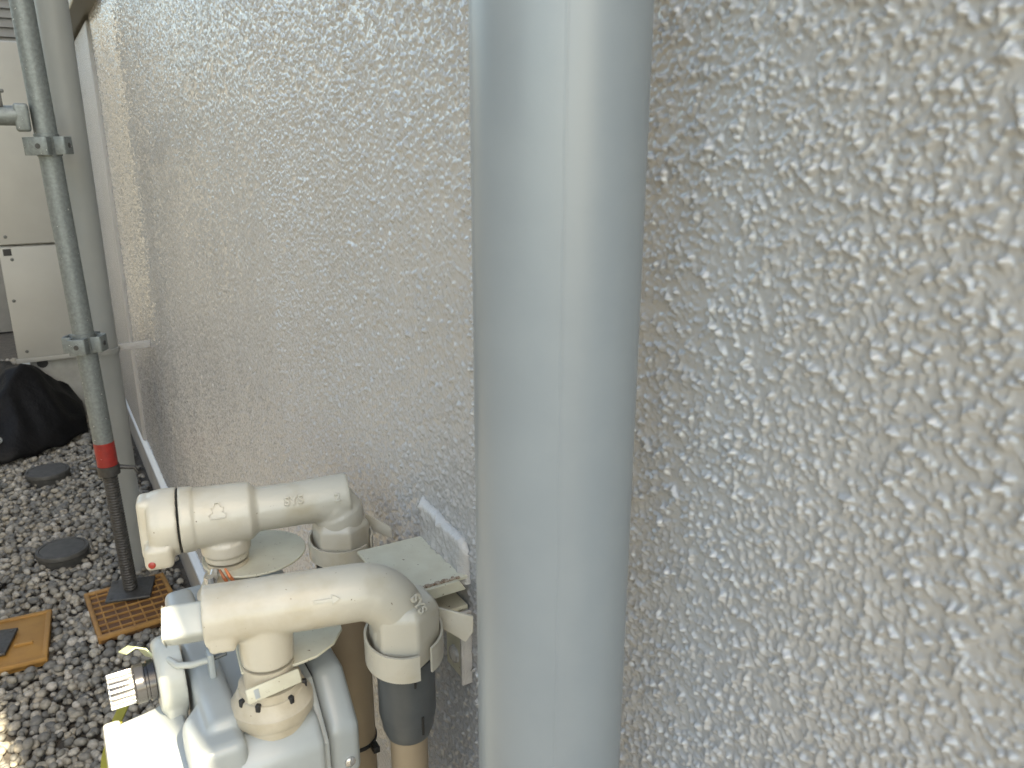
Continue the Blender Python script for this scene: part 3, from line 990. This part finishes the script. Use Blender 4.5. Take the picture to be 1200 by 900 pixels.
seal_plate(gb, BT, (0.116, 0.603), 0.040, 0.038, 0.8760, False)
union(gb, BT, 0.8770)
# little sealed test cock on the near side of the branch
bm = bmesh.new()
sweep(bm, [(BT.x - 0.012, BT.y - 0.012, 0.878), (BT.x - 0.016, BT.y - 0.021, 0.876)], [0.004, 0.0035], 12)
lathe(bm, (BT.x - 0.018, BT.y - 0.024, 0.870), (0, 0, 1), [(0, 0.0035), (0.012, 0.0035)], 12)
obj('test_cock', bm, 'chrome_and_glint', gb)
for s in (0, 1):
    bm = bmesh.new()
    sweep(bm, [(BT.x - 0.010 + s * 0.004, BT.y - 0.021, 0.884), (BT.x - 0.008 + s * 0.004, BT.y - 0.026, 0.879), (BT.x - 0.003 + s * 0.006, BT.y - 0.026, 0.866)], [0.0009, 0.0014, 0.0010], 8)
    obj('seal_wire', bm, 'orange_seal' if s == 0 else 'copper_wire', gb)

# ---- wall bracket carrying both pipes
wb = thing('wall_bracket', 'cream steel angle bracket on the wall with stucco smeared over its upright flange', 'bracket', (WX, 0.51, 0.88))
bm = bmesh.new()
prism(bm, [(0.232, 0.4545, 0.8935), (0.232, 0.527, 0.8935), (0.176, 0.529, 0.8935), (0.176, 0.456, 0.8935)], (0, 0, 0.003), 0.0006, 1)
obj('shelf_plate', bm, 'cream_plate', wb)
bm = bmesh.new()
prism(bm, [(0.229, 0.4515, 0.8875), (0.190, 0.4510, 0.8875), (0.190, 0.4510, 0.8962), (0.2235, 0.4515, 0.8962)], (0, 0.003, 0), 0.0004, 1)
obj('plate_edge', bm, 'cream_plate', wb)
rr = random.Random(4)
for k in range(12):
    bm = bmesh.new()
    x = 0.194 + 0.0026 * k
    box(bm, (x, 0.4545 - rr.uniform(0, .001), 0.8958), (x + rr.uniform(.002, .004), 0.4545 + rr.uniform(.001, .0035), 0.8972), 0.0003, 1)
    obj('rust_flake', bm, 'rust_edge', wb)
# upright flange, its outline softened by the paint that was rolled over it
bm = bmesh.new()
ny, nz = 44, 20
gr = [[], []]
for i in range(ny + 1):
    for j in range(nz + 1):
        u, v = i / ny, j / nz
        y = 0.455 + (0.534 - 0.455) * u
        top = 0.921 + 0.006 * u + 0.0005 * math.sin(u * 13) - 0.010 * max(0, (0.12 - u) / 0.12) ** 2
        z = 0.8885 + (top - 0.8885) * v + 0.0
        edge = min(1, 14 * u, 14 * (1 - u), 9 * (1 - v))
        x = 0.2335 - 0.0055 * edge ** 0.5 - 0.0018 * (1 - v) ** 3 - float(stucco_h(np.array(y * 0.7), np.array(z * 0.7 + 0.3))) * 0.9 + 0.0008
        gr[0].append(bm.verts.new((x, y, z)))
        gr[1].append(bm.verts.new((0.2345, y, z)))
W = nz + 1
for i in range(ny):
    for j in range(nz):
        a = i * W + j
        bm.faces.new((gr[0][a], gr[0][a + 1], gr[0][a + W + 1], gr[0][a + W]))
        bm.faces.new((gr[1][a], gr[1][a + W], gr[1][a + W + 1], gr[1][a + 1]))
bdr = [i * W for i in range(ny + 1)] + [ny * W + j for j in range(1, nz + 1)] + [i * W + nz for i in range(ny - 1, -1, -1)] + [j for j in range(nz - 1, 0, -1)]
for a, b in zip(bdr, bdr[1:] + bdr[:1]):
    bm.faces.new((gr[0][a], gr[0][b], gr[1][b], gr[1][a]))
obj('smeared_flange', bm, 'stucco_smear', wb, 60)
bm = bmesh.new()
box(bm, (0.190, 0.457, 0.868), (0.233, 0.486, 0.871), 0.0005, 1)
obj('lower_plate', bm, 'cream_plate', wb)
bm = bmesh.new()
lathe(bm, (0.209, 0.470, 0.871), (0, 0, 1), [(0, 0.0048), (0.0012, 0.0048), (0.0012, 0.0026), (0.0003, 0.0025)], 20)
obj('rivet', bm, 'galv', wb)
bm = bmesh.new()
box(bm, (0.229, 0.458, 0.806), (0.2345, 0.487, 0.868), 0.001, 1)
obj('upright_leg', bm, 'cream_plate', wb)
bm = bmesh.new()
box(bm, (0.2255, 0.453, 0.806), (0.2345, 0.4570, 0.868), 0.001, 1)
obj('stucco_edge', bm, 'stucco_smear', wb)
bm = bmesh.new()
lathe(bm, (0.2290, 0.472, 0.822), (-1, 0, 0), [(0, 0.007), (0.002, 0.0066), (0.0035, 0.004)], 18)
obj('screw_head', bm, 'stucco_smear', wb)

# ---- the meter
gm = thing('gas_meter', 'pale blue grey gas meter hanging under the two cream pipes', 'gas meter', (0.088, 0.52, 0.60))
def oct_yz(x, y0, y1, z0, z1, c):
    return [(x, y0 + c, z0), (x, y1 - c, z0), (x, y1, z0 + c), (x, y1, z1 - c), (x, y1 - c, z1), (x, y0 + c, z1), (x, y0, z1 - c), (x, y0, z0 + c)]
bm = bmesh.new()
prism(bm, [(0.056, 0.420, 0.59), (0.056, 0.655, 0.59), (0.056, 0.655, 0.828), (0.056, 0.64, 0.8425), (0.056, 0.434, 0.8425), (0.056, 0.420, 0.830)], (0.057, 0, 0), 0.006, 3)
obj('body', bm, 'meter_grey', gm)
bm = bmesh.new()
prism(bm, oct_yz(0.1122, 0.428, 0.655, 0.585, 0.853, 0.030), (0.0045, 0, 0), 0.0012, 2)
obj('seam_flange', bm, 'meter_grey', gm)
bm = bmesh.new()
prism(bm, oct_yz(0.1190, 0.436, 0.650, 0.755, 0.851, 0.030), (0.0215, 0, 0), 0.006, 3)
obj('rear_cover', bm, 'meter_grey', gm)
bm = bmesh.new()
prism(bm, oct_yz(0.1190, 0.450, 0.640, 0.59, 0.757, 0.030), (0.0165, 0, 0), 0.006, 3)
obj('rear_lower_cover', bm, 'meter_grey', gm)
bm = bmesh.new()
prism(bm, oct_yz(0.1167, 0.439, 0.646, 0.594, 0.847, 0.030), (0.0025, 0, 0))
obj('gasket', bm, 'black_rubber', gm)
for y, z in ((0.4535, 0.833), (0.4365, 0.795)):
    bm = bmesh.new()
    lathe(bm, (0.1315, y, z), (0, -0.75, 0.6) if z > 0.8 else (0, -1, 0), [(0, 0.0038), (0.002, 0.0036), (0.003, 0.002)], 14)
    obj('cover_screw', bm, 'chrome_and_glint', gm)
# stepped front housing: a rounded upright column, a boss for the reset cap, and the display hood
bm = bmesh.new()
box(bm, (0.0465, 0.44, 0.62), (0.068, 0.62, 0.8545), 0.006, 3)
prism(bm, [(0.034, 0.423, 0.62), (0.034, 0.462, 0.62), (0.047, 0.480, 0.62), (0.067, 0.480, 0.62), (0.067, 0.423, 0.62)], (0, 0, 0.229), 0.006, 3)
cast('front_housing', bm, 'meter_grey', gm, 0.0013, 5)
bm = bmesh.new()
lathe(bm, (0.036, 0.520, 0.846), (-1, 0, 0), [(-0.008, 0.0265), (0.004, 0.026), (0.007, 0.0245), (0.0085, 0.022)], 48)
box(bm, (0.030, 0.4965, 0.75), (0.043, 0.5435, 0.85), 0.004, 2)
cast('valve_boss', bm, 'meter_cream', gm, 0.001, 4)
bm = bmesh.new()
prism(bm, [(0.040, 0.412, 0.829), (0.040, 0.412, 0.65), (-0.001, 0.412, 0.65), (-0.003, 0.412, 0.816), (0.002, 0.412, 0.821), (0.020, 0.412, 0.8235)], (0, 0.108, 0), 0.0035, 3)
obj('display_hood', bm, 'meter_grey', gm)
bm = bmesh.new()
box(bm, (-0.0085, 0.409, 0.810), (0.003, 0.523, 0.8222), 0.003, 2)
obj('hood_lip', bm, 'meter_cream', gm)
bm = bmesh.new()
box(bm, (0.0265, 0.4095, 0.66), (0.028, 0.4125, 0.806), 0.0005, 1)
box(bm, (0.030, 0.4095, 0.66), (0.0315, 0.4125, 0.806), 0.0005, 1)
obj('hood_slit', bm, 'dark_coupling', gm)
for p in ((0.0345, 0.500, 0.8285), (0.0365, 0.440, 0.8290)):
    bm = bmesh.new()
    lathe(bm, p, (0, 0, 1), [(0, 0.0016), (0.0012, 0.0016), (0.0016, 0.001)], 12)
    obj('hood_screw', bm, 'black_gloss', gm)
# reset cap with fluted end
bm = bmesh.new()
KC = Vector((0.027, 0.519, 0.846))
lathe(bm, KC, (-1, 0, 0), [(0, 0.0135), (0.004, 0.0135), (0.0045, 0.0122), (0.006, 0.0122), (0.0065, 0.0132), (0.012, 0.0132), (0.013, 0.0122)], 40)
kn = obj('reset_cap', bm, 'black_gloss', gm)
bm = bmesh.new()
lathe(bm, KC + Vector((-0.0125, 0, 0)), (-1, 0, 0), [(0, 0.0098), (0.0135, 0.0098), (0.015, 0.009)], 40)
obj('cap_core', bm, 'black_gloss', gm)
for k in range(18):
    a = 2 * math.pi * k / 18
    M = Matrix.Translation(KC) @ Matrix.Rotation(a, 4, 'X')
    bm = bmesh.new()
    box(bm, (-0.0285, -0.0011, 0.0092), (-0.0130, 0.0011, 0.0116), 0.0006, 2, M)
    obj('cap_flute', bm, 'chrome_and_glint', gm)  # bright metal colour paints highlights onto the cap's black plastic ribs
# sealing bail with its clip
bm = bmesh.new()
sweep(bm, [(0.0353, 0.5225, 0.866), (0.0353, 0.507, 0.866), (0.040, 0.496, 0.866), (0.048, 0.492, 0.866), (0.055, 0.492, 0.866), (0.0605, 0.492, 0.866)], 0.0022, 14)
obj('sealing_bail', bm, 'meter_cream', gm)
bm = bmesh.new()
box(bm, (0.0575, 0.487, 0.850), (0.0618, 0.497, 0.872), 0.0015, 2)
obj('bail_clip', bm, 'meter_grey', gm)
bm = bmesh.new()
sweep(bm, [(0.061, 0.492, 0.866), (0.070, 0.491, 0.868)], 0.0016, 10)
obj('clip_pin', bm, 'galv_dark', gm)

# yellow band and pale tab tied behind the reset cap
def ribbon(name, pts, wv, th, material, label, cat):
    bm = bmesh.new()
    wv = Vector(wv)
    rows = []
    n = len(pts)
    for i, p in enumerate(pts):
        p = Vector(p)
        t = (Vector(pts[min(i + 1, n - 1)]) - Vector(pts[max(i - 1, 0)])).normalized()
        nn = t.cross(wv).normalized() * th
        rows.append([bm.verts.new(p - wv + nn), bm.verts.new(p + wv + nn), bm.verts.new(p + wv - nn), bm.verts.new(p - wv - nn)])
    for a, b in zip(rows, rows[1:]):
        for k in range(4):
            bm.faces.new((a[k], a[(k + 1) % 4], b[(k + 1) % 4], b[k]))
    bm.faces.new(rows[0]); bm.faces.new(rows[-1][::-1])
    o = obj(name, bm, material, None, 60)
    return tag(o, label, cat)
ribbon('yellow_tag', [(0.027, 0.532, 0.847), (0.020, 0.538, 0.838), (0.010, 0.541, 0.824), (0.0, 0.541, 0.806), (-0.008, 0.540, 0.784), (-0.013, 0.539, 0.76), (-0.016, 0.538, 0.72)], (0.004, -0.003, 0.003), 0.0006, 'tag_yellow', 'yellow green plastic strip hanging behind the black reset cap of the meter', 'tag')
ribbon('pale_tab', [(0.0265, 0.530, 0.857), (0.0225, 0.533, 0.863), (0.0165, 0.536, 0.8645), (0.0105, 0.537, 0.861)], (0.002, -0.007, 0.003), 0.0006, 'tag_pale', 'small pale green tab sticking out above the black reset cap', 'tag')
